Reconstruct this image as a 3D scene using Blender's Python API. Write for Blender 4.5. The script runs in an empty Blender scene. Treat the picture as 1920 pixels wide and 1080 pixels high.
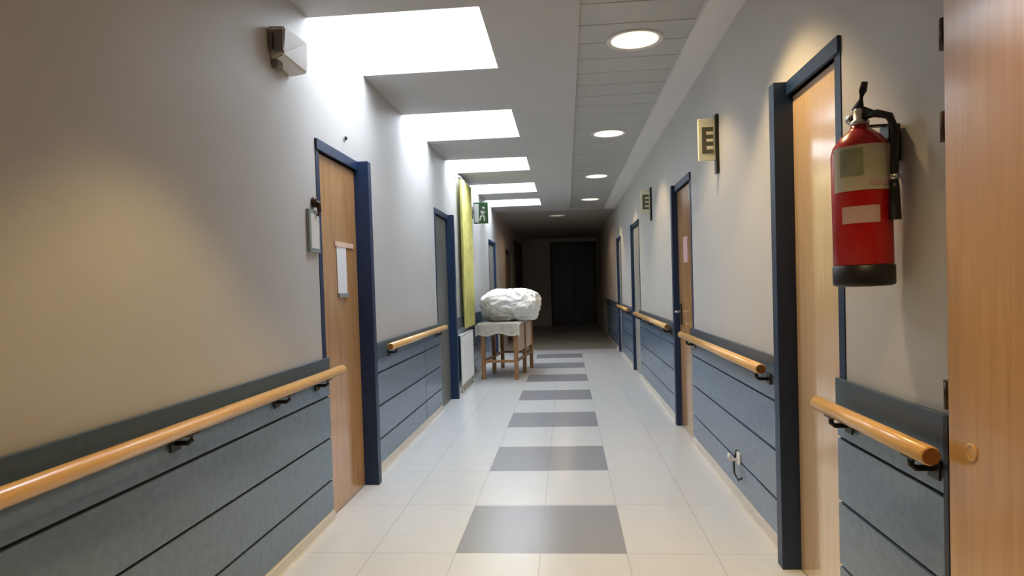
import bpy, bmesh, math, random
from mathutils import Vector, Matrix, noise
random.seed(7)
S = bpy.context.scene
COL = S.collection

# ------------------------------------------------------------------ materials
def new_mat(name):
    m = bpy.data.materials.new(name); m.use_nodes = True
    nt = m.node_tree
    return m, nt, nt.nodes['Principled BSDF']

def lin(c):
    return tuple(((v/12.92) if v <= .04045 else ((v+.055)/1.055)**2.4) for v in [x/255 for x in c])

def paint(name, rgb, rough=.5, var=.06, scale=6., bump=0., metallic=0., spec=.5):
    m, nt, b = new_mat(name)
    tc = nt.nodes.new('ShaderNodeTexCoord'); n = nt.nodes.new('ShaderNodeTexNoise')
    n.inputs['Scale'].default_value = scale; n.inputs['Detail'].default_value = 4
    nt.links.new(tc.outputs['Object'], n.inputs['Vector'])
    r = nt.nodes.new('ShaderNodeValToRGB')
    r.color_ramp.elements[0].position = .3; r.color_ramp.elements[1].position = .7
    r.color_ramp.elements[0].color = (*[c*(1-var) for c in rgb], 1)
    r.color_ramp.elements[1].color = (*[min(1, c*(1+var)) for c in rgb], 1)
    nt.links.new(n.outputs['Fac'], r.inputs['Fac']); nt.links.new(r.outputs['Color'], b.inputs['Base Color'])
    b.inputs['Roughness'].default_value = rough; b.inputs['Metallic'].default_value = metallic
    b.inputs['Specular IOR Level'].default_value = spec
    if bump:
        n2 = nt.nodes.new('ShaderNodeTexNoise'); n2.inputs['Scale'].default_value = 180
        nt.links.new(tc.outputs['Object'], n2.inputs['Vector'])
        bp = nt.nodes.new('ShaderNodeBump'); bp.inputs['Strength'].default_value = bump; bp.inputs['Distance'].default_value = .002
        nt.links.new(n2.outputs['Fac'], bp.inputs['Height']); nt.links.new(bp.outputs['Normal'], b.inputs['Normal'])
    return m

def wood(name, a, c, rough=.3, stretch=(18, 18, 1.2), coat=0.):
    m, nt, b = new_mat(name)
    tc = nt.nodes.new('ShaderNodeTexCoord'); mp = nt.nodes.new('ShaderNodeMapping')
    mp.inputs['Scale'].default_value = stretch
    n = nt.nodes.new('ShaderNodeTexNoise'); n.inputs['Scale'].default_value = 2.2
    n.inputs['Detail'].default_value = 6; n.inputs['Distortion'].default_value = .6
    r = nt.nodes.new('ShaderNodeValToRGB')
    r.color_ramp.elements[0].position = .32; r.color_ramp.elements[1].position = .68
    r.color_ramp.elements[0].color = (*a, 1); r.color_ramp.elements[1].color = (*c, 1)
    nt.links.new(tc.outputs['Object'], mp.inputs['Vector']); nt.links.new(mp.outputs['Vector'], n.inputs['Vector'])
    nt.links.new(n.outputs['Fac'], r.inputs['Fac']); nt.links.new(r.outputs['Color'], b.inputs['Base Color'])
    b.inputs['Roughness'].default_value = rough
    b.inputs['Coat Weight'].default_value = coat; b.inputs['Coat Roughness'].default_value = .12
    return m

def glow(name, rgb, strength):
    m, nt, b = new_mat(name)
    b.inputs['Base Color'].default_value = (.8, .8, .8, 1)
    b.inputs['Emission Color'].default_value = (*rgb, 1); b.inputs['Emission Strength'].default_value = strength
    return m

M = {}
M['wall'] = paint('wall_paint', (.53, .515, .495), .55, .02, 3, .12)
M['plaster'] = paint('ceiling_plaster', (.52, .51, .505), .7, .02, 3, .1)
M['margin'] = paint('ceiling_margin_plaster', (.80, .78, .77), .6, .02, 3)
M['well'] = paint('skylight_well_white', (.86, .86, .86), .6, .01, 3)
M['metal_ceiling'] = paint('ribbed_metal_ceiling', (.50, .50, .48), .38, .03, 5)
M['panel'] = paint('slate_blue_panel', (.145, .21, .30), .22, .10, 30, .1)
M['panel_gap'] = paint('panel_gap_dark', (.006, .009, .02), .6, .1)
M['cap'] = paint('dark_slate_cap', (.055, .088, .125), .35, .10, 30)
M['navy'] = paint('navy_paint', (.010, .028, .080), .4, .1, 10)
M['navy_dark'] = paint('dark_navy_door_paint', (.006, .011, .022), .4, .1, 10)
M['skirt'] = paint('cream_skirting', (.66, .62, .55), .4, .05, 20)
M['door_wood'] = wood('door_beech', (.44, .225, .085), (.56, .31, .125), .22, (20, 20, 1.0), .6)
M['door_wood_sheen'] = wood('door_beech_painted_sheen', (.67, .46, .27), (.75, .54, .33), .16, (20, 20, 1.0), 1.)  # beech with its base lightened to stand in for bright reflections
M['door_amber'] = wood('door_amber_beech', (.60, .315, .085), (.68, .37, .115), .28, (20, 20, 1.0), .5)
M['rail_wood'] = wood('rail_beech', (.70, .385, .11), (.82, .50, .18), .28, (22, 1.4, 22), .4)
M['endgrain'] = wood('rail_end_grain', (.20, .075, .018), (.28, .11, .03), .5, (30, 30, 30))
M['door_grey'] = paint('grey_laminate_door', (.33, .33, .30), .4, .05, 8)
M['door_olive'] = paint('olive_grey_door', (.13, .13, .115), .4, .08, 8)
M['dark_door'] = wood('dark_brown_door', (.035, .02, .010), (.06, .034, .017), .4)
M['table_wood'] = wood('table_wood', (.25, .12, .045), (.36, .19, .08), .45, (20, 20, 2))
M['table_side'] = wood('table_pale_wood', (.62, .44, .32), (.70, .52, .39), .5, (20, 20, 2))
M['black'] = paint('black_plastic', (.010, .010, .012), .4, .1)
M['dark_metal'] = paint('dark_metal', (.035, .032, .03), .35, .1, metallic=.6)
M['dark_metal_paint'] = paint('dark_grey_frame_paint', (.05, .045, .04), .6, .1)
M['hinge'] = paint('bronze_hinge', (.05, .022, .010), .35, .1, metallic=.5)
M['steel'] = paint('brushed_steel', (.6, .6, .6), .3, .05, 40, metallic=1)
M['red'] = paint('extinguisher_red', (.50, .010, .010), .25, .05)
M['red_dark'] = paint('extinguisher_shoulder_red', (.30, .006, .010), .3, .05)
M['label'] = paint('cream_label', (.60, .56, .42), .5, .08, 30)
M['label_pink'] = paint('pale_pink_label', (.62, .42, .42), .5, .05, 30)
M['label_grey'] = paint('label_grey_green', (.30, .33, .22), .5, .1, 30)
M['paper'] = paint('white_paper', (.80, .80, .84), .6, .02)
M['paper_peach'] = paint('peach_tape', (.75, .55, .42), .5, .03)
M['white_plastic'] = paint('white_plastic', (.72, .70, .69), .35, .03)
M['grey_plastic'] = paint('grey_plastic', (.17, .16, .145), .4, .05)
M['grey_green'] = paint('grey_green_frame', (.28, .33, .33), .35, .05)
M['cream'] = paint('cream_sign', (.86, .82, .60), .5, .03)
M['olive'] = paint('dark_olive_inset', (.115, .11, .07), .4, .1)
M['sign_green'] = paint('exit_green', (.035, .11, .03), .45, .08)
M['sign_white'] = paint('sign_white', (.8, .8, .78), .5, .02)
M['yellow'] = paint('yellow_curtain_fabric', (.74, .69, .22), .8, .14, 8)
M['linen'] = paint('white_linen', (.84, .83, .80), .85, .04, 12)
M['cloth'] = paint('cream_cloth', (.82, .77, .67), .85, .06, 14)
M['lobby_wall'] = paint('shaded_lobby_wall', (.52, .46, .40), .6, .05, 3)  # taupe toned down a little for the shade of the far end
M['lobby_ceiling'] = paint('lobby_ceiling_shaded', (.40, .385, .36), .7, .04, 3)  # darker than the corridor plaster: shade of the far end in the colour
M['lobby_floor'] = paint('lobby_floor_shaded', (.28, .27, .24), .3, .05, 3)  # shade of the unlit end put into a darker floor colour
M['sky_panel'] = glow('skylight_daylight', (.80, .89, 1.0), 14)
M['lamp_warm'] = glow('downlight_diffuser', (1.0, .88, .62), 1.35)
M['lamp_far'] = M['lamp_warm']

def floor_material():
    m, nt, b = new_mat('floor_tiles'); L = nt.links; N = nt.nodes
    def mth(op, a, c=None, d=None):
        n = N.new('ShaderNodeMath'); n.operation = op
        for i, v in enumerate((a, c, d)):
            if v is None: continue
            if isinstance(v, (int, float)): n.inputs[i].default_value = v
            else: L.new(v, n.inputs[i])
        return n.outputs[0]
    tc = N.new('ShaderNodeTexCoord'); sx = N.new('ShaderNodeSeparateXYZ'); L.new(tc.outputs['Object'], sx.inputs[0])
    X, Y = sx.outputs['X'], sx.outputs['Y']
    per = 1.446
    fy = mth('FRACT', mth('DIVIDE', mth('SUBTRACT', Y, 3.2-per*6), per))
    dark = mth('MULTIPLY', mth('LESS_THAN', fy, .487), mth('MULTIPLY', mth('GREATER_THAN', X, -.588), mth('LESS_THAN', X, .258)))
    # joints
    jx = mth('FRACT', mth('DIVIDE', mth('ADD', X, .165+.423*10), .423))
    jy = mth('FRACT', mth('DIVIDE', mth('SUBTRACT', Y, 3.2-per*6), per/2))
    jl = mth('MAXIMUM', mth('MAXIMUM', mth('LESS_THAN', jx, .008), mth('GREATER_THAN', jx, .992)), mth('MAXIMUM', mth('LESS_THAN', jy, .005), mth('GREATER_THAN', jy, .995)))
    mix = N.new('ShaderNodeMix'); mix.data_type = 'RGBA'
    nz = N.new('ShaderNodeTexNoise'); nz.inputs['Scale'].default_value = 9; L.new(tc.outputs['Object'], nz.inputs['Vector'])
    r = N.new('ShaderNodeValToRGB'); r.color_ramp.elements[0].color = (.56, .575, .58, 1); r.color_ramp.elements[1].color = (.61, .625, .63, 1)
    L.new(nz.outputs['Fac'], r.inputs['Fac'])
    L.new(dark, mix.inputs['Factor']); L.new(r.outputs['Color'], mix.inputs['A']); mix.inputs['B'].default_value = (.28, .29, .32, 1)
    mix2 = N.new('ShaderNodeMix'); mix2.data_type = 'RGBA'
    L.new(mth('MULTIPLY', jl, .32), mix2.inputs['Factor']); L.new(mix.outputs['Result'], mix2.inputs['A']); mix2.inputs['B'].default_value = (.22, .22, .22, 1)
    L.new(mix2.outputs['Result'], b.inputs['Base Color'])
    b.inputs['Roughness'].default_value = .22
    return m
M['floor'] = floor_material()

# ------------------------------------------------------------------ mesh helpers
def box(bm, x0, x1, y0, y1, z0, z1, bev=0., mat=None):
    r = bmesh.ops.create_cube(bm, size=1)
    vs = r['verts']
    for v in vs:
        v.co = Vector(((x0+x1)/2+v.co.x*(x1-x0), (y0+y1)/2+v.co.y*(y1-y0), (z0+z1)/2+v.co.z*(z1-z0)))
    if bev:
        es = list({e for v in vs for e in v.link_edges})
        r = bmesh.ops.bevel(bm, geom=es, offset=bev, segments=2, affect='EDGES', profile=.5)
        vs = list({v for f in r['faces'] for v in f.verts} | {v for v in vs if v.is_valid})
    if mat:
        bmesh.ops.transform(bm, matrix=mat, verts=[v for v in vs if v.is_valid])
    return vs

def B(*boxes):
    bm = bmesh.new()
    for b in boxes: box(bm, *b)
    return bm

def tube(bm, pts, r, seg=16, cap=True):
    rings = []
    n = len(pts); pts = [Vector(p) for p in pts]
    rs = r if isinstance(r, (list, tuple)) else [r]*n
    ref = Vector((0, 0, 1))
    for i, p in enumerate(pts):
        t = (pts[min(i+1, n-1)]-pts[max(i-1, 0)]).normalized()
        a = ref if abs(t.dot(ref)) < .95 else Vector((1, 0, 0))
        u = t.cross(a).normalized(); w = t.cross(u).normalized()
        rings.append([bm.verts.new(p+(u*math.cos(k*2*math.pi/seg)+w*math.sin(k*2*math.pi/seg))*rs[i]) for k in range(seg)])
    for a, c in zip(rings, rings[1:]):
        for k in range(seg):
            f = bm.faces.new((a[k], a[(k+1) % seg], c[(k+1) % seg], c[k])); f.smooth = True
    if cap:
        bm.faces.new(rings[0][::-1]); bm.faces.new(rings[-1])
    bmesh.ops.recalc_face_normals(bm, faces=bm.faces)

def lathe(bm, prof, c=(0, 0, 0), seg=40):
    rings = []
    for r, z in prof:
        rings.append([bm.verts.new((c[0]+r*math.cos(k*2*math.pi/seg), c[1]+r*math.sin(k*2*math.pi/seg), c[2]+z)) for k in range(seg)])
    for a, d in zip(rings, rings[1:]):
        for k in range(seg):
            f = bm.faces.new((a[k], a[(k+1) % seg], d[(k+1) % seg], d[k])); f.smooth = True
    bm.faces.new(rings[0][::-1]); bm.faces.new(rings[-1])
    bmesh.ops.recalc_face_normals(bm, faces=bm.faces)

def obj(name, bm, mat, parent=None, loc=None):
    me = bpy.data.meshes.new(name); bm.to_mesh(me); bm.free()
    o = bpy.data.objects.new(name, me); COL.objects.link(o)
    me.materials.append(M[mat] if isinstance(mat, str) else mat)
    if parent: o.parent = parent
    if loc: o.location = loc
    return o

def tag(o, label, cat, group=None, kind=None):
    o['label'] = label; o['category'] = cat
    if group: o['group'] = group
    if kind: o['kind'] = kind
    return o

def thing(name, label, cat, loc=(0, 0, 0), rotz=0, group=None, kind=None):
    o = bpy.data.objects.new(name, None); COL.objects.link(o)
    o.empty_display_size = .1
    o.location = loc; o.rotation_euler = (0, 0, rotz)
    return tag(o, label, cat, group, kind)

def copy_tree(o, parent=None):
    c = o.copy(); COL.objects.link(c)
    if parent: c.parent = parent
    for ch in list(o.children): copy_tree(ch, c)
    return c

# ------------------------------------------------------------------ the room
LX, RX, H = -1.39, 1.01, 2.84
Y0, YL, YE = -5.0, 13.4, 21.3          # back end, where the dark lobby begins, far end
DH = 2.13                              # clear height of the door openings
L_DOORS = [(3.66, 4.33), (6.99, 7.70), (11.90, 12.72), (15.2, 15.95)]
R_DOORS = [(2.53, 3.03), (5.40, 6.08), (9.15, 9.99), (12.15, 12.75)]
SKY = [(3.57, 4.58), (5.66, 6.71), (7.76, 8.64), (9.71, 10.66), (11.49, 12.44)]
SX = -.43                              # inner edge of the skylight wells

obj_floor = obj('floor', B((LX-.3, RX+.3, Y0-.2, YL, -.1, 0)), 'floor')
tag(obj_floor, 'glossy pale grey tiled floor with dark grey cross strips', 'floor', kind='structure')
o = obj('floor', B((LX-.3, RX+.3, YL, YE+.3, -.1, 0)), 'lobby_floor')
tag(o, 'floor of the unlit far end, its shade put into a darker colour', 'floor', kind='structure')

def wall_boxes(x0, x1, doors, ya, yb, h):
    out = []; y = ya
    for a, b in doors:
        if a < ya or b > yb: continue
        out.append((x0, x1, y, a, 0, h)); out.append((x0, x1, a, b, DH, h)); y = b
    out.append((x0, x1, y, yb, 0, h))
    return out
def welded(boxes):
    return B(*boxes)
o = obj('wall_left', welded(wall_boxes(LX-.14, LX, L_DOORS, Y0, YL, H+.02)), 'wall'); tag(o, 'pale left corridor wall washed by warm lamp light', 'wall', kind='structure')
o = obj('wall_right', welded(wall_boxes(RX, RX+.14, R_DOORS, Y0, YL, H+.02)), 'wall'); tag(o, 'pale right corridor wall with the fire extinguisher on it', 'wall', kind='structure')
o = obj('wall_left', welded(wall_boxes(LX-.14, LX, L_DOORS, YL, YE, H+.02)), 'lobby_wall'); tag(o, 'left wall of the unlit far end, some of its shade in the colour', 'wall', kind='structure')
o = obj('wall_right', B((RX, RX+.14, YL, YE, 0, H+.02)), 'lobby_wall'); tag(o, 'right wall of the unlit far end, some of its shade in the colour', 'wall', kind='structure')
o = obj('wall_far', B((LX-.2, -.50, YE, YE+.15, 0, H+.02), (.98, RX+.14, YE, YE+.15, 0, H+.02), (-.5, .98, YE, YE+.15, 2.70, H+.02), (-.5, .98, YE+.101, YE+.15, 0, 2.70)), 'lobby_wall'); tag(o, 'end wall in shade-toned taupe beside the dark double door', 'wall', kind='structure')
o = obj('wall_rear', B((LX-.2, RX+.2, Y0-.15, Y0, 0, H+.02)), 'navy_dark'); tag(o, 'unseen rear wall of the corridor, coloured dark to cut bounced light', 'wall', kind='structure')  # out of view; dark colour keeps bounced light low near the camera

# ceiling: plaster field with skylight openings, white margin by the right wall, ribbed metal between
bs = [(SX, .117, Y0, YL, H, H+.14)]
y = Y0
for a, b in SKY:
    bs.append((LX-.14, SX, y, a, H, H+.14)); y = b
bs.append((LX-.14, SX, y, YL, H, H+.14))
o = obj('ceiling', B(*bs), 'plaster'); tag(o, 'light grey plaster ceiling field with the skylights', 'ceiling', kind='structure')
o = obj('ceiling', B((.81, RX+.14, Y0, YL, H-.012, H+.14)), 'margin'); tag(o, 'white plaster ceiling margin along the right wall', 'ceiling', kind='structure')
bm = bmesh.new(); y = Y0
while y < YL-.05:
    e = min(y+.30, YL)
    box(bm, .117, .81, y+.004, e-.004, H+.028, H+.06, .004)
    y += .30
box(bm, .117, .81, Y0, YL, H+.06, H+.14)
o = obj('ceiling', bm, 'metal_ceiling'); tag(o, 'grey ribbed metal ceiling strip holding the round lamps', 'ceiling', kind='structure')
o = obj('ceiling', B((LX-.14, RX+.14, YL, YE+.1, H-.01, H+.14)), 'lobby_ceiling'); tag(o, 'ceiling of the unlit far end, its shade put into a darker colour', 'ceiling', kind='structure')

names = ['nearest and largest white ceiling skylight', 'second white ceiling skylight from the front', 'third white ceiling skylight from the front, middle of the row',
         'fourth white ceiling skylight from the front', 'last small white ceiling skylight before the dark end']
for i, (a, b) in enumerate(SKY):
    w = thing('window_%d' % (i+1), names[i], 'skylight', (0, 0, 0), group='ceiling skylights', kind='structure')
    zt = H+.52; t = .03
    obj('well_lining', B((LX-t-.002, LX, a, b, H+.0205, zt), (SX, SX+t, a, b, H+.141, zt), (LX-t, SX+t, a-t, a, H+.141, zt), (LX-t, SX+t, b, b+t, H+.141, zt)), 'well', w)
    obj('pane', B((LX-t, SX+t, a-t, b+t, zt, zt+.02)), 'sky_panel', w)

# skirtings
def skirting(xw, sgn, ya, yb):
    bm = bmesh.new()
    prof = [(0, 0), (.032, 0), (.024, .012), (.020, .055), (.014, .068), (0, .07)]
    ends = []
    for y in (ya, yb):
        ends.append([bm.verts.new((xw+sgn*p[0], y, p[1])) for p in prof])
    n = len(prof)
    for k in range(n):
        bm.faces.new((ends[0][k], ends[0][(k+1) % n], ends[1][(k+1) % n], ends[1][k]))
    bm.faces.new(ends[0]); bm.faces.new(ends[1][::-1])
    bmesh.ops.recalc_face_normals(bm, faces=bm.faces)
    return bm
def join_bm(bms):
    out = bmesh.new()
    for b in bms:
        me = bpy.data.meshes.new('t'); b.to_mesh(me); b.free(); out.from_mesh(me); bpy.data.meshes.remove(me)
    return out
def gaps(doors, ya, yb, lead=0., tail=.07):
    out = []; y = ya
    for a, b in doors:
        out.append((y, a-lead)); y = b+tail
    out.append((y, yb)); return out
o = obj('baseboard_left', join_bm([skirting(LX, 1, a, b) for a, b in gaps(L_DOORS[:3], Y0, YL)]), 'skirt'); tag(o, 'cream skirting along the foot of the left wall', 'baseboard', kind='structure')
o = obj('baseboard_right', join_bm([skirting(RX, -1, a, b) for a, b in gaps(R_DOORS, 1.80, YL)]), 'skirt'); tag(o, 'cream skirting along the foot of the right wall', 'baseboard', kind='structure')

# ------------------------------------------------------------------ wainscot panelling
NT = [0]
def wainscot(side, ya, yb, label, seams=(), edge=None):
    NT[0] += 1
    t = thing('trim_%d' % NT[0], label, 'wall panelling', (0, 0, 0), group='slate blue wall panelling', kind='structure')
    xw, s = (LX, 1) if side == 'L' else (RX, -1)
    def bx(bm, d0, d1, y0, y1, z0, z1, bev=0):
        x0, x1 = sorted((xw+s*d0, xw+s*d1)); box(bm, x0, x1, y0, y1, z0, z1, bev)
    bm = bmesh.new(); bx(bm, 0, .006, ya, yb, .07, .94); obj('backing', bm, 'panel_gap', t)
    cuts = [ya, *seams, yb]
    bm = bmesh.new()
    for a, b in zip(cuts, cuts[1:]):
        a2 = a+(.008 if a != ya else 0); b2 = b-(.008 if b != yb else 0)
        for z0, z1 in ((.07, .236), (.248, .478), (.490, .718), (.730, .815)):
            bx(bm, .006, .018, a2, b2, z0, z1, .0015)
    obj('board', bm, 'panel', t)
    bm = bmesh.new(); bx(bm, .006, .024, ya, yb, .815, .945, .003); obj('cap_board', bm, 'cap', t)
    if edge is not None:
        bm = bmesh.new(); bx(bm, 0, .028, edge-.012, edge+.012, .07, .945, .002); obj('end_strip', bm, 'navy_dark', t)
    return t
wainscot('L', -1.9, 3.655, 'long slate blue panelling under the warm lit left wall')
wainscot('L', 4.40, 6.985, 'slate blue panelling between the two left doors, with an upright seam', seams=(6.2,))
wainscot('L', 7.78, 11.85, 'slate blue panelling on left wall behind the linen table')
wainscot('R', 1.80, 2.525, 'slate blue panelling below the fire extinguisher', edge=1.805)
wainscot('R', 3.10, 5.395, 'slate blue panelling with the white hook, between two right doors')
wainscot('R', 6.15, 9.145, 'slate blue panelling on right wall past the second right door')
wainscot('R', 10.06, 12.145, 'last lit slate blue panelling on right wall')
wainscot('R', 12.82, 16.5, 'shadowed slate blue panelling entering the dark end on right')

# ------------------------------------------------------------------ doors
ND = [0]
def door(side, ya, yb, label, wood_key='door_wood', jut=.07, frame='navy'):
    ND[0] += 1
    t = thing('door_%d' % ND[0], label, 'door', (0, 0, 0), kind='structure')
    xw, s = (LX, 1) if side == 'L' else (RX, -1)
    def bx(bm, d0, d1, y0, y1, z0, z1, bev=0):
        x0, x1 = sorted((xw+s*d0, xw+s*d1)); box(bm, x0, x1, y0, y1, z0, z1, bev)
    bm = bmesh.new()
    bx(bm, -.06, -.012, ya+.006, yb-.004, .006, DH-.006, .002)
    obj('leaf', bm, wood_key, t)
    fr = obj('door_frame', bmesh.new(), frame, t)
    bm = bmesh.new(); bx(bm, -.10, .004, ya-.05, ya+.004, 0, DH+.06, .002); obj('jamb', bm, frame, fr)
    bm = bmesh.new(); bx(bm, -.10, jut, yb-.002, yb+.068, 0, DH+.06, .003); obj('jamb', bm, frame, fr)
    bm = bmesh.new(); bx(bm, -.10, .014, ya-.05, yb-.002, DH, DH+.06, .002); obj('lintel_board', bm, frame, fr)
    return t
d_l1 = door('L', 3.66, 4.33, 'beech door on the left with a white paper notice', jut=.085)
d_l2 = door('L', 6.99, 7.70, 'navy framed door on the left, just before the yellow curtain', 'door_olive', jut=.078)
door('L', 11.90, 12.72, 'far left door above the white linen heap', 'door_grey', jut=.03)
door('L', 15.2, 15.95, 'left door inside the dark far end', jut=.03, frame='navy_dark')
d_r1 = door('R', 2.53, 3.03, 'glossy beech door beside the fire extinguisher', wood_key='door_wood_sheen')
d_r2 = door('R', 5.40, 6.08, 'second right door with a small pale sheet on it', jut=.04)
door('R', 9.15, 9.99, 'third right door, narrow navy frame past the second sign', 'door_grey', jut=.03)
door('R', 12.15, 12.75, 'fourth right door at the edge of the dark end', 'door_grey', jut=.03)

# paper notice and small details on the doors
t = thing('paper_notice', 'white paper notice taped on the left beech door', 'notice', (LX+.013-.012-.012, 0, 0))
xl = .0005
bm = B((xl, xl+.003, 3.93, 4.10, 1.31, 1.60)); obj('sheet', bm, 'paper', t)
obj('tape', B((xl, xl+.006, 3.90, 4.24, 1.60, 1.63)), 'paper_peach', t)
obj('bottom_clip', B((xl, xl+.012, 3.93, 4.10, 1.285, 1.31)), 'grey_green', t)
t = obj('paper_notice', B((RX+.008, RX+.0115, 5.62, 5.80, 1.48, 1.70)), 'label_pink'); tag(t, 'small pale pink sheet on the second right door', 'notice')
# lever handle of the second right door
h = obj('door_handle', bmesh.new(), 'dark_metal', d_r2)
bm = bmesh.new(); box(bm, RX+.002, RX+.012, 5.955, 5.995, .93, 1.12, .002); obj('backplate', bm, 'dark_metal', h)
bm = bmesh.new(); tube(bm, [(RX+.01, 5.975, 1.05), (RX-.03, 5.975, 1.05), (RX-.045, 5.965, 1.05), (RX-.045, 5.86, 1.05)], .009, 10); obj('lever', bm, 'steel', h)

# wide brown door in the dark end, and the double door closing it
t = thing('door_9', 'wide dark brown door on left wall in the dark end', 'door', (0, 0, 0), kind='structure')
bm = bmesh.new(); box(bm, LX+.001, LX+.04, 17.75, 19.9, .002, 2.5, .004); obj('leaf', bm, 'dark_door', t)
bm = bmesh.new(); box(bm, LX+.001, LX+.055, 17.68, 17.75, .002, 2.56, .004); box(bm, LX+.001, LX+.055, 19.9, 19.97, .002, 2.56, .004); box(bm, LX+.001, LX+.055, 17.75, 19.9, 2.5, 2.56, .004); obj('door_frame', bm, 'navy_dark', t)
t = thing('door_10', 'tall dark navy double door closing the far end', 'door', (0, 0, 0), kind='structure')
for x0, x1 in ((-.435, .237), (.243, .915)):
    bm = bmesh.new(); box(bm, x0, x1, YE+.01, YE+.055, .03, 2.64, .003)
    lf = obj('leaf', bm, 'navy_dark', t)
    xh = .20 if x0 < 0 else .28
    bm = bmesh.new(); tube(bm, [(xh, YE+.01, .95), (xh, YE-.04, .95), (xh, YE-.04, 1.25), (xh, YE+.01, 1.25)], .011, 8); obj('pull_handle', bm, 'dark_metal', lf)
bm = bmesh.new(); box(bm, -.50, -.44, YE-.03, YE+.1, 0, 2.70, .004); box(bm, .92, .98, YE-.03, YE+.1, 0, 2.70, .004); box(bm, -.44, .92, YE-.03, YE+.1, 2.645, 2.70, .004)
obj('door_frame', bm, 'dark_metal_paint', t)

# big beech door leaf folded open against the right wall, hinged at its far edge
t = thing('door_11', 'large beech door leaf folded back on the right wall near camera', 'door', (0, 0, 0), kind='structure')
bm = bmesh.new(); box(bm, RX-.046, RX-.004, .55, 1.757, .008, 2.75, .003); obj('leaf', bm, 'door_amber', t)
bm = bmesh.new(); box(bm, RX-.022, RX-.0005, 1.765, 1.790, 0, H-.013, .002); obj('gap_shadow_strip', bm, 'dark_door', t)  # dark strip standing in for the shadow line of the gap
for z in (1.006, 1.695, 1.93):
    bm = bmesh.new(); tube(bm, [(RX-.035, 1.768, z-.036), (RX-.035, 1.768, z+.036)], .014, 14)
    box(bm, RX-.034, RX-.022, 1.768, 1.800, z-.036, z+.036, .001)
    obj('hinge', bm, 'hinge', t)
bm = bmesh.new()
prof = [(.022, 0), (.022, .003), (.017, .004), (.015, .002)]
lathe(bm, prof, seg=28); bmesh.ops.rotate(bm, verts=bm.verts, matrix=Matrix.Rotation(-math.pi/2, 3, 'Y')); bmesh.ops.translate(bm, verts=bm.verts, vec=(RX-.0455, 1.66, .885))
obj('round_disc', bm, 'rail_wood', t)  # small round disc in rail wood on the leaf

# ------------------------------------------------------------------ handrails
def handrail(side, ya, yb, z, label, brackets, near_cap=True, far_cap=True, r=.026, dist=.088):
    xw, s = (LX, 1) if side == 'L' else (RX, -1)
    x = xw+s*dist
    t = thing('handrail', label, 'handrail', (x, ya, z), group='beech handrails')
    L = yb-ya
    bm = bmesh.new(); tube(bm, [(0, .0, 0), (0, .004, 0), (0, L-.004, 0), (0, L, 0)], [r-.004, r, r, r-.004], 24); obj('rail', bm, 'rail_wood', t)
    for flag, y0, y1 in ((near_cap, -.005, .0), (far_cap, L, L+.005)):
        if flag:
            bm = bmesh.new(); tube(bm, [(0, y0, 0), (0, y1, 0)], r-.004, 24); o = obj('end_cap', bm, 'endgrain', t); o['label'] = 'darker end grain of the rail'
    for yb_ in brackets:
        y = yb_-ya
        bm = bmesh.new()
        tube(bm, [(0, y, -r+.002), (0, y, -.048), (-s*.012, y, -.058), (-s*(dist-.024), y, -.058)], .009, 10)
        box(bm, *sorted((-s*(dist-.031), -s*(dist-.024))), y-.03, y+.03, -.066-.02, -.03, .002)
        box(bm, -.012, .012, y-.035, y+.035, -r-.004, -r+.004, .002)
        obj('bracket', bm, 'dark_metal', t)
    return t
handrail('L', -1.5, 3.68, .872, 'long beech handrail on left below the warm lit wall', (.2, 1.3, 2.15, 2.95, 3.45), near_cap=False)
handrail('L', 4.72, 6.95, .905, 'short pale handrail on left between the two left doors', (4.9, 6.7))
handrail('R', 1.76, 2.53, .850, 'short beech handrail stub under the fire extinguisher', (1.86, 2.40))
handrail('R', 3.24, 5.46, .885, 'beech handrail on right between the first two right doors', (3.32, 5.2))
handrail('R', 6.20, 9.10, .90, 'beech handrail on right beyond the second right door', (6.4, 7.6, 8.9))
handrail('R', 10.10, 12.10, .91, 'farthest lit beech handrail on right wall', (10.3, 11.9))

# ------------------------------------------------------------------ ceiling lamps
def downlight(y, label, src=None):
    if src is None:
        t = thing('ceiling_light', label, 'ceiling light', (.478, y, H+.028), group='round ceiling lamps')
        bm = bmesh.new(); seg = 40
        prof = [(.150, -.004), (.178, -.010), (.182, -.004), (.180, .004), (.150, .004)]
        rings = [[bm.verts.new((r*math.cos(k*2*math.pi/seg), r*math.sin(k*2*math.pi/seg), z)) for k in range(seg)] for r, z in prof]
        for i in range(len(rings)):
            a, c = rings[i], rings[(i+1) % len(rings)]
            for k in range(seg):
                f = bm.faces.new((a[k], a[(k+1) % seg], c[(k+1) % seg], c[k])); f.smooth = True
        bmesh.ops.recalc_face_normals(bm, faces=bm.faces)
        obj('trim_ring', bm, 'white_plastic', t)
        bm = bmesh.new(); lathe(bm, [(.02, -.012), (.10, -.009), (.152, -.003), (.152, .002)], seg=40); obj('diffuser', bm, 'lamp_warm', t)
        ld = bpy.data.lights.new('lamp', 'SPOT'); ld.energy = LAMP_W; ld.color = (1.0, .74, .40)
        ld.spot_size = math.radians(102); ld.spot_blend = .4; ld.shadow_soft_size = .07
        lo = bpy.data.objects.new('lamp', ld); COL.objects.link(lo); lo.parent = t; lo.location = (0, 0, -.035)
        return t
    c = copy_tree(src); c.location = (.478, y, H+.028); c['label'] = label
    return c
LAMP_W = 46
L0 = downlight(4.28, 'round ceiling lamp nearest in view, large warm oval')
downlight(6.88, 'second round ceiling lamp in the ribbed ceiling strip', L0)
downlight(9.55, 'third round ceiling lamp, a thin bright streak', L0)
downlight(12.1, 'last small round ceiling lamp before the dark end', L0)
c29 = downlight(2.95, 'round ceiling lamp above the fire extinguisher', L0)
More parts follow.
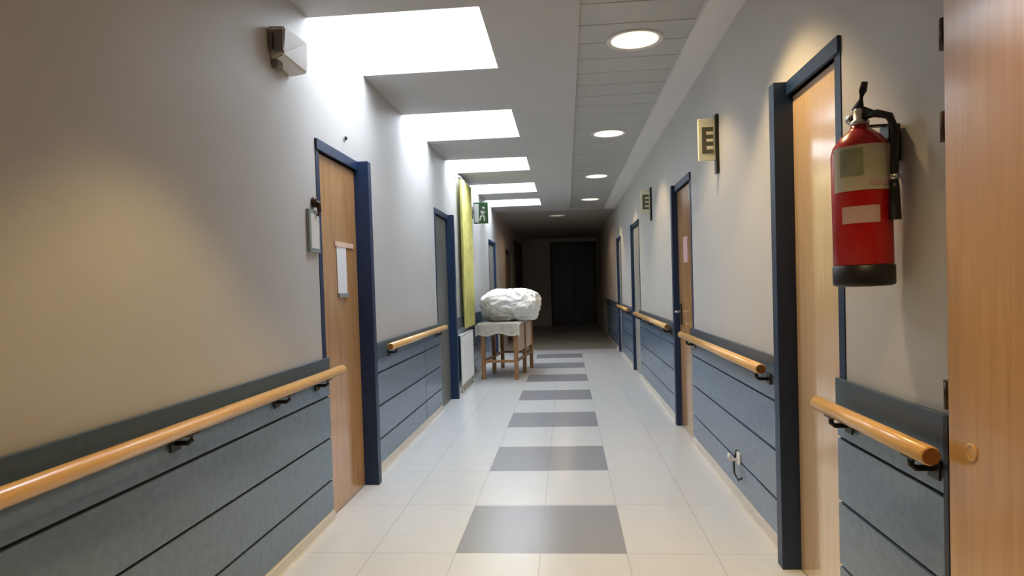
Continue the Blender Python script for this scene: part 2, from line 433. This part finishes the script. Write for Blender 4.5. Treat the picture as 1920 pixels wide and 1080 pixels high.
def own_lamp(c, energy, size, color=None):
    for ch in c.children:
        if ch.type == 'LIGHT':
            ch.data = ch.data.copy(); ch.data.energy = energy; ch.data.spot_size = math.radians(size)
            if color: ch.data.color = color
own_lamp(c29, 95, 102, (1, .71, .34))
c = copy_tree(L0); c.location = (-.56, 2.0, H-.002); c['label'] = 'round lamp in the plaster ceiling lighting the left wall'; own_lamp(c, 74, 82, (1, .71, .28))
c = downlight(.85, 'unseen round ceiling lamp added to light the big folded door', L0); own_lamp(c, 78, 98, (1, .70, .32))  # unseen lamp added to brighten the big door leaf
c = copy_tree(L0); c.location = (-.16, 14.3, H-.012); c['label'] = 'dim round lamp on the ceiling of the dark far end'; own_lamp(c, 32, 160, (1, .72, .45))
for ch in c.children:
    if ch.name.startswith('diffuser'):
        ch.data = ch.data.copy(); ch.data.materials[0] = glow('dim_downlight_diffuser', (1, .86, .6), .25)

# ------------------------------------------------------------------ fire extinguisher
ex = thing('fire_extinguisher', 'red fire extinguisher hung on the right wall by the first door', 'fire extinguisher', (.905, 2.085, 1.30))
ex.rotation_euler = (0, math.radians(-.6), 0)
R = .083
bm = bmesh.new(); lathe(bm, [(R-.004, .05), (R, .055), (R, .385), (R-.006, .412), (R-.024, .438), (.035, .458), (.026, .466), (.026, .474)]); obj('cylinder', bm, 'red', ex)
bm = bmesh.new(); lathe(bm, [(R-.012, -.012), (R+.001, -.008), (R+.003, .0), (R+.003, .048), (R-.002, .054)]); obj('base_ring', bm, 'black', ex)
vh = obj('valve', bmesh.new(), 'dark_metal', ex)
bm = bmesh.new(); lathe(bm, [(.024, .474), (.027, .478), (.027, .488), (.019, .491), (.019, .520), (.014, .526)], seg=24); obj('valve_body', bm, 'steel', vh)
u = Vector((-.60, .80, 0)).normalized()
def along(d, z, side=0.):
    p = u*d; q = Vector((u.y, -u.x, 0))*side
    return (p.x+q.x, p.y+q.y, z)
bm = bmesh.new(); tube(bm, [along(.016, .512), along(-.01, .520), along(-.045, .500), along(-.075, .488)], [.012, .012, .010, .008], 10); obj('carry_handle', bm, 'black', ex)
bm = bmesh.new(); tube(bm, [along(.012, .520), along(-.002, .540), along(-.012, .575), along(-.018, .602)], [.013, .012, .011, .010], 10); obj('lever', bm, 'black', ex)
bm = bmesh.new(); tube(bm, [along(.018, .500), along(.036, .500)], .014, 16); obj('pressure_gauge', bm, 'steel', ex)
# hose down the wall-side with its nozzle
cv = Vector((.55, -.835, 0)).normalized()
bm = bmesh.new()
hp = [Vector((0, 0, .500))+cv*.018, Vector((0, 0, .500))+cv*.055, Vector((0, 0, .482))+cv*.092, Vector((0, 0, .44))+cv*.107, Vector((0, 0, .36))+cv*.103, Vector((0, 0, .29))+cv*.101]
tube(bm, hp, .011, 12); obj('hose', bm, 'black', ex)
bm = bmesh.new(); tube(bm, [Vector((0, 0, .295))+cv*.101, Vector((0, 0, .27))+cv*.101, Vector((0, 0, .18))+cv*.101], [.011, .014, .017], 14); obj('nozzle', bm, 'black', ex)
bm = bmesh.new(); tube(bm, [Vector((0, 0, .312))+cv*.101, Vector((0, 0, .297))+cv*.101], .0135, 14); obj('hose_clip', bm, 'steel', ex)
def patch(a0, a1, z0, z1, r):
    bm = bmesh.new(); n = 14; rows = []
    for rr in (r, r+.0012):
        rows.append([[bm.verts.new((rr*math.cos(a0+(a1-a0)*k/n), rr*math.sin(a0+(a1-a0)*k/n), z)) for k in range(n+1)] for z in (z0, z1)])
    for q in rows:
        for k in range(n): bm.faces.new((q[0][k], q[0][k+1], q[1][k+1], q[1][k]))
    for k in range(n):
        for j in (0, 1): bm.faces.new((rows[0][j][k], rows[0][j][k+1], rows[1][j][k+1], rows[1][j][k]))
    for k in (0, n): bm.faces.new((rows[0][0][k], rows[0][1][k], rows[1][1][k], rows[1][0][k]))
    bmesh.ops.recalc_face_normals(bm, faces=bm.faces)
    return bm
A = math.radians(-114)     # side of the bottle that faces the corridor
lb = obj('instruction_label', patch(A-math.radians(58), A+math.radians(72), .272, .405, R+.0004), 'label', ex)
obj('label_picture', patch(A-math.radians(40), A+math.radians(5), .315, .395, R+.0017), 'label_grey', lb)
obj('label_stripe', patch(A+math.radians(14), A+math.radians(62), .285, .30, R+.0017), 'label_pink', lb)
obj('small_label', patch(A-math.radians(38), A+math.radians(34), .176, .226, R+.0004), 'label_pink', ex)
bm = bmesh.new(); box(bm, .070, .1042, -.03, .03, .36, .47, .003); box(bm, .02, .095, -.012, .012, .468, .474, .001); obj('wall_bracket', bm, 'dark_metal', ex)

# ------------------------------------------------------------------ small wall things
# white housing high on the left wall
t = thing('wall_speaker', 'white boxy fixture with a dark front high on left wall', 'speaker', (LX, 3.06, 2.515))
bm = bmesh.new()
vs = [bm.verts.new(p) for p in ((0, .03, -.065), (.075, 0, -.055), (.098, .24, -.075), (0, .25, -.085), (0, .0, .085), (.088, 0, .078), (.105, .24, .085), (0, .25, .10))]
for f in ((0, 1, 2, 3), (4, 5, 6, 7), (0, 1, 5, 4), (1, 2, 6, 5), (2, 3, 7, 6), (3, 0, 4, 7)): bm.faces.new([vs[i] for i in f])
bmesh.ops.recalc_face_normals(bm, faces=bm.faces)
bmesh.ops.bevel(bm, geom=list(bm.edges), offset=.008, segments=2, affect='EDGES')
obj('housing', bm, 'white_plastic', t)
bm = bmesh.new(); box(bm, .010, .078, -.006, .012, -.040, .062, .003); fp = obj('front_panel', bm, 'grey_plastic', t)
obj('slot', B((.026, .036, -.009, -.005, -.03, .045)), 'black', fp)
bm = bmesh.new(); box(bm, .0, .035, .03, .09, -.105, -.06, .006); obj('mounting_foot', bm, 'grey_plastic', t)
# framed plate and little bracket before the left door
t = thing('wall_plate', 'grey framed wall plate just before the left door', 'sign', (LX, 3.45, 1.54))
bm = bmesh.new(); box(bm, 0, .018, 0, .15, 0, .235, .003); obj('frame', bm, 'grey_green', t)
bm = bmesh.new(); box(bm, .014, .0195, .02, .13, .022, .213, .001); obj('plate', bm, 'white_plastic', t)
t = thing('wall_hook', 'small dark brown fixture above the grey wall plate', 'hook', (LX, 3.55, 1.74))
bm = bmesh.new(); lathe(bm, [(.026, -.01), (.03, .0), (.03, .008), (.018, .014)], seg=20); bmesh.ops.rotate(bm, verts=bm.verts, matrix=Matrix.Rotation(math.pi/2, 3, 'Y')); bmesh.ops.translate(bm, verts=bm.verts, vec=(.011, 0, .08)); obj('base', bm, 'hinge', t)
bm = bmesh.new(); tube(bm, [(.02, 0, .08), (.034, 0, .07), (.038, 0, .03), (.028, 0, .005), (.022, 0, .012)], [.014, .014, .012, .010, .006], 10); obj('hook', bm, 'hinge', t)
# button above the left door
t = thing('call_light', 'tiny round button above the left beech door', 'indicator light', (LX-.002, 4.12, 2.30))
bm = bmesh.new(); lathe(bm, [(.022, 0), (.022, .006), (.018, .010)], seg=20); bmesh.ops.rotate(bm, verts=bm.verts, matrix=Matrix.Rotation(math.pi/2, 3, 'Y')); obj('base', bm, 'white_plastic', t)
bm = bmesh.new(); lathe(bm, [(.014, .009), (.013, .018), (.006, .023)], seg=16); bmesh.ops.rotate(bm, verts=bm.verts, matrix=Matrix.Rotation(math.pi/2, 3, 'Y')); obj('lens', bm, 'dark_metal', t)
# white hook with a black loop standing in for its shadow, on the right panelling
t = thing('wall_hook', 'small white hook low on right panelling, its shadow a black loop', 'hook', (RX-.018, 3.96, .165))
bm = bmesh.new(); box(bm, -.008, 0, -.035, .035, .06, .13, .003); tube(bm, [(-.006, 0, .09), (-.05, 0, .085), (-.06, 0, .10), (-.058, 0, .125)], .009, 10); obj('hook', bm, 'sign_white', t)
bm = bmesh.new(); tube(bm, [(-.005, .045, .135), (-.02, .05, .06), (-.025, .02, .0), (-.02, -.05, -.02), (-.008, -.08, .0)], .006, 8); obj('shadow_loop', bm, 'black', t)  # black loop drawn in place of the hook's cast shadow

# projecting signs
def sign_box(y, label, z):
    t = thing('projecting_sign', label, 'sign', (RX, y, z), group='cream signs on the right wall')
    bm = bmesh.new(); box(bm, -.020, 0, -.015, .045, -.085, .295, .003); obj('wall_mount', bm, 'dark_metal', t)
    fr = bmesh.new()
    x0, x1 = -.128, -.020
    box(fr, x0, x1, 0, .03, 0, .27, .003)
    f = obj('sign_body', fr, 'cream', t)
    bm = bmesh.new(); box(bm, x0+.022, x1-.014, -.003, .001, .045, .215, .001); ins = obj('dark_inset', bm, 'olive', f)
    for z0, z1 in ((.165, .185), (.120, .138), (.07, .092)):
        bm = bmesh.new(); box(bm, x0+.050, x1-.014, -.0045, -.002, z0, z1); obj('pictogram_bar', bm, 'cream', f)
    return t
sg = sign_box(4.38, 'cream projecting sign with dark square under a warm lamp glow, right wall', 2.10)
c = copy_tree(sg); c.location = (RX, 7.72, 2.12); c['label'] = 'farther cream projecting sign past the second right door'

# exit sign on the left
t = thing('exit_sign', 'green emergency exit sign hanging above the yellow curtain on left', 'sign', (LX, 9.9, 2.285))
bm = bmesh.new(); box(bm, .0, .01, -.04, .04, .08, .26, .002); box(bm, .01, .03, -.008, .008, .15, .19, .002); obj('wall_mount', bm, 'grey_plastic', t)
bm = bmesh.new(); box(bm, .02, .24, -.012, .012, 0, .32, .003); pl = obj('plate', bm, 'sign_green', t)
bm = bmesh.new()
box(bm, .032, .10, -.0145, -.011, .02, .30); obj('doorway_symbol', bm, 'sign_white', pl)
bm = bmesh.new()
def bar(bm, p, q, w):
    p, q = Vector(p), Vector(q); d = (q-p).normalized(); n = Vector((-d.y, d.x))*w/2
    v = []
    for yy in (-.0145, -.011):
        v.append([bm.verts.new((c.x, yy, c.y)) for c in (p-n, q-n, q+n, p+n)])
    bm.faces.new(v[0]); bm.faces.new(v[1][::-1])
    for k in range(4): bm.faces.new((v[0][k], v[0][(k+1) % 4], v[1][(k+1) % 4], v[1][k]))
for p, q, w in (((.165, .205), (.15, .13), .04), ((.152, .14), (.185, .09), .024), ((.185, .09), (.18, .04), .022), ((.15, .14), (.125, .09), .024), ((.125, .09), (.112, .05), .02), ((.165, .20), (.20, .165), .018), ((.16, .20), (.125, .17), .018), ((.168, .225), (.18, .25), .034)):
    bar(bm, p, q, w)
bmesh.ops.recalc_face_normals(bm, faces=bm.faces)
obj('running_figure', bm, 'sign_white', pl)

# ------------------------------------------------------------------ curtain, radiator, linen table
t = thing('curtain', 'tall yellow curtain hanging on the left wall behind the linen table', 'curtain', (LX, 8.42, .80))
bm = bmesh.new(); n = 72; zs = [0, .5, 1.0, 1.5, 1.93]
rows = []
for off in (0, .004):
    g = []
    for j, z in enumerate(zs):
        amp = .028*(1-.25*j/4)
        g.append([bm.verts.new((.062+off+amp*math.sin(k/n*2*math.pi*7+.2*j)+.006*math.sin(k*.37+j), 0.88*k/n, z)) for k in range(n+1)])
    rows.append(g)
for g in rows:
    for j in range(4):
        for k in range(n):
            f = bm.faces.new((g[j][k], g[j][k+1], g[j+1][k+1], g[j+1][k])); f.smooth = True
for k in range(n):
    for j in (0, 4): bm.faces.new((rows[0][j][k], rows[0][j][k+1], rows[1][j][k+1], rows[1][j][k]))
for j in range(4):
    for k in (0, n): bm.faces.new((rows[0][j][k], rows[0][j+1][k], rows[1][j+1][k], rows[1][j][k]))
bmesh.ops.recalc_face_normals(bm, faces=bm.faces)
obj('drape', bm, 'yellow', t)
bm = bmesh.new(); tube(bm, [(.06, -.06, 1.95), (.06, .95, 1.95)], .012, 12)
for y in (-.03, .92): tube(bm, [(0, y, 1.95), (.06, y, 1.95)], .008, 8)
obj('rod', bm, 'steel', t)

t = thing('radiator', 'low white panel radiator on left wall beneath the yellow curtain', 'radiator', (LX+.024, 8.08, .10))
bm = bmesh.new()
box(bm, .03, .045, 0, 1.0, 0, .62, .004)
for k in range(16): box(bm, .042, .052, .02+k*.061, .06+k*.061, .02, .60, .004)
obj('front_panel', bm, 'sign_white', t)
bm = bmesh.new(); box(bm, .005, .05, 0, 1.0, .62, .635, .003); obj('top_grille', bm, 'sign_white', t)
bm = bmesh.new(); tube(bm, [(.03, .94, .03), (.03, .94, -.098)], .008, 8); obj('pipe', bm, 'steel', t)
bm = bmesh.new(); tube(bm, [(.03, .06, .03), (.03, .06, -.098)], .008, 8); obj('pipe', bm, 'steel', t)
bm = bmesh.new(); box(bm, -.004, .032, .2, .24, .1, .5, .002); obj('bracket', bm, 'steel', t)
bm = bmesh.new(); box(bm, -.004, .032, .76, .80, .1, .5, .002); obj('bracket', bm, 'steel', t)

TR = math.radians(-6)
tb = thing('wooden_table', 'wooden table heaped with white linen against the left wall', 'table', (-1.24, 9.27, 0), TR)
W, D, TH = .53, 1.40, .80
bm = bmesh.new(); box(bm, -.02, W+.02, -.02, D+.02, TH-.03, TH, .006); obj('tabletop', bm, 'table_wood', tb)
for (x, y) in ((0, 0), (W-.055, 0), (0, D-.055), (W-.055, D-.055), (0, D/2), (W-.055, D/2)):
    bm = bmesh.new(); box(bm, x, x+.055, y, y+.055, 0, TH-.03, .004); obj('leg', bm, 'table_wood', tb)
bm = bmesh.new(); box(bm, .055, W-.055, .015, .04, TH-.15, TH-.03, .003); obj('apron', bm, 'table_wood', tb)
bm = bmesh.new(); box(bm, .055, W-.055, D-.04, D-.015, TH-.15, TH-.03, .003); obj('apron', bm, 'table_wood', tb)
bm = bmesh.new(); box(bm, W-.04, W-.018, .055, D-.055, TH-.42, TH-.03, .003); o = obj('side_panel', bm, 'table_side', tb); o['label'] = 'paler side board'
bm = bmesh.new(); box(bm, .055, W-.055, .018, .038, .24, .28, .003); box(bm, .015, .04, .055, D-.055, .24, .28, .003); box(bm, W-.04, W-.015, .055, D-.055, .24, .28, .003); box(bm, .055, W-.055, D-.04, D-.015, .24, .28, .003); obj('stretcher', bm, 'table_wood', tb)

# cream cloth draped over the near end
Mt = Matrix.Translation((-1.24, 9.27, 0)) @ Matrix.Rotation(TR, 4, 'Z')
def cloth_bm():
    bm = bmesh.new(); g = []
    nx, ny = 40, 40
    x0, x1 = -.07, W+.045
    for j in range(ny+1):
        row = []
        for i in range(nx+1):
            x = x0+(x1-x0)*i/nx; s = j/ny*1.02            # distance back from the hanging hem
            hang = .17+.02*math.sin(x*17)
            if s < hang: y = -.034-.012*(1+math.sin(x*34+1)); z = TH+.012-(hang-s)
            else: y = -.034+(s-hang); z = TH+.012
            ov = max(0, x-(W+.024))
            if ov > 0: z -= 1.2*ov
            if x < -.024: z -= .9*(-.024-x); 
            z += .005*noise.noise(Vector((x*14, s*14, 0)))
            row.append(bm.verts.new((x, y, z)))
        g.append(row)
    for j in range(ny):
        for i in range(nx):
            f = bm.faces.new((g[j][i], g[j][i+1], g[j+1][i+1], g[j+1][i])); f.smooth = True
    r = bmesh.ops.solidify(bm, geom=bm.faces[:], thickness=-.004)
    bmesh.ops.recalc_face_normals(bm, faces=bm.faces)
    return bm
o = obj('tablecloth', cloth_bm(), 'cloth'); o.matrix_world = Mt; tag(o, 'cream cloth hanging over the near end of the wooden table', 'tablecloth')

def heap_bm(a, b, h, seed, p=2.9):
    bm = bmesh.new()
    bmesh.ops.create_icosphere(bm, subdivisions=6, radius=1)
    for v in bm.verts:
        d = v.co.normalized()
        k = (abs(d.x)**p+abs(d.y)**p+abs(d.z)**p)**(-1/p)
        pos = Vector((d.x*k*a, d.y*k*b, d.z*k*h))
        s = Vector((pos.x*3.4+seed, pos.y*2.6, pos.z*4.2))
        w = Vector((noise.noise(s*.8+Vector((3, 1, 7))), noise.noise(s*.8+Vector((8, 4, 2))), 0))*.6
        big = noise.noise(s*.75+Vector((9, 9, 9)))
        n1 = 1-abs(noise.noise((s+w)*1.3)); n2 = 1-abs(noise.noise((s+w)*2.9+Vector((5, 2, 1)))); n3 = 1-abs(noise.noise((s+w)*6.1+Vector((2, 6, 1))))
        f = 1+.20*big+.17*(n1-.8)+.12*(n2-.8)+.05*(n3-.8)
        pos = pos*f
        pos.z = max(pos.z, -h*.72)
        v.co = pos
    for f in bm.faces: f.smooth = True
    return bm
zt = TH+.022
o = obj('linen_heap', heap_bm(.415, .62, .275, 3.1), 'linen')
pp = Mt @ Vector((.33, .72, 0)); o.location = (pp.x, pp.y, zt+.275*.72); o.rotation_euler = (0, 0, TR)
tag(o, 'big crumpled heap of white linen on the wooden table', 'linen')

# ------------------------------------------------------------------ world, camera
w = bpy.data.worlds.new('World'); S.world = w; w.use_nodes = True
w.node_tree.nodes['Background'].inputs['Color'].default_value = (.55, .65, .8, 1)
w.node_tree.nodes['Background'].inputs['Strength'].default_value = .3
cd = bpy.data.cameras.new('Camera'); cam = bpy.data.objects.new('Camera', cd); COL.objects.link(cam)
rot = Matrix(((0.996114, 0.028249, 0.083416), (0.082609, 0.028622, -0.996171), (-0.030528, 0.999191, 0.026177)))
mw = rot.to_4x4(); mw.translation = Vector((0, 0, 1.32)); cam.matrix_world = mw
cd.sensor_width = 36; cd.lens = 1230*36/1920; cd.shift_y = 29.34/1920; cd.clip_start = .02; cd.clip_end = 100
S.camera = cam
vs = S.view_settings
vs.view_transform = 'Standard'; vs.look = 'None'; vs.exposure = 0.0; vs.gamma = 1.0; vs.use_curve_mapping = False
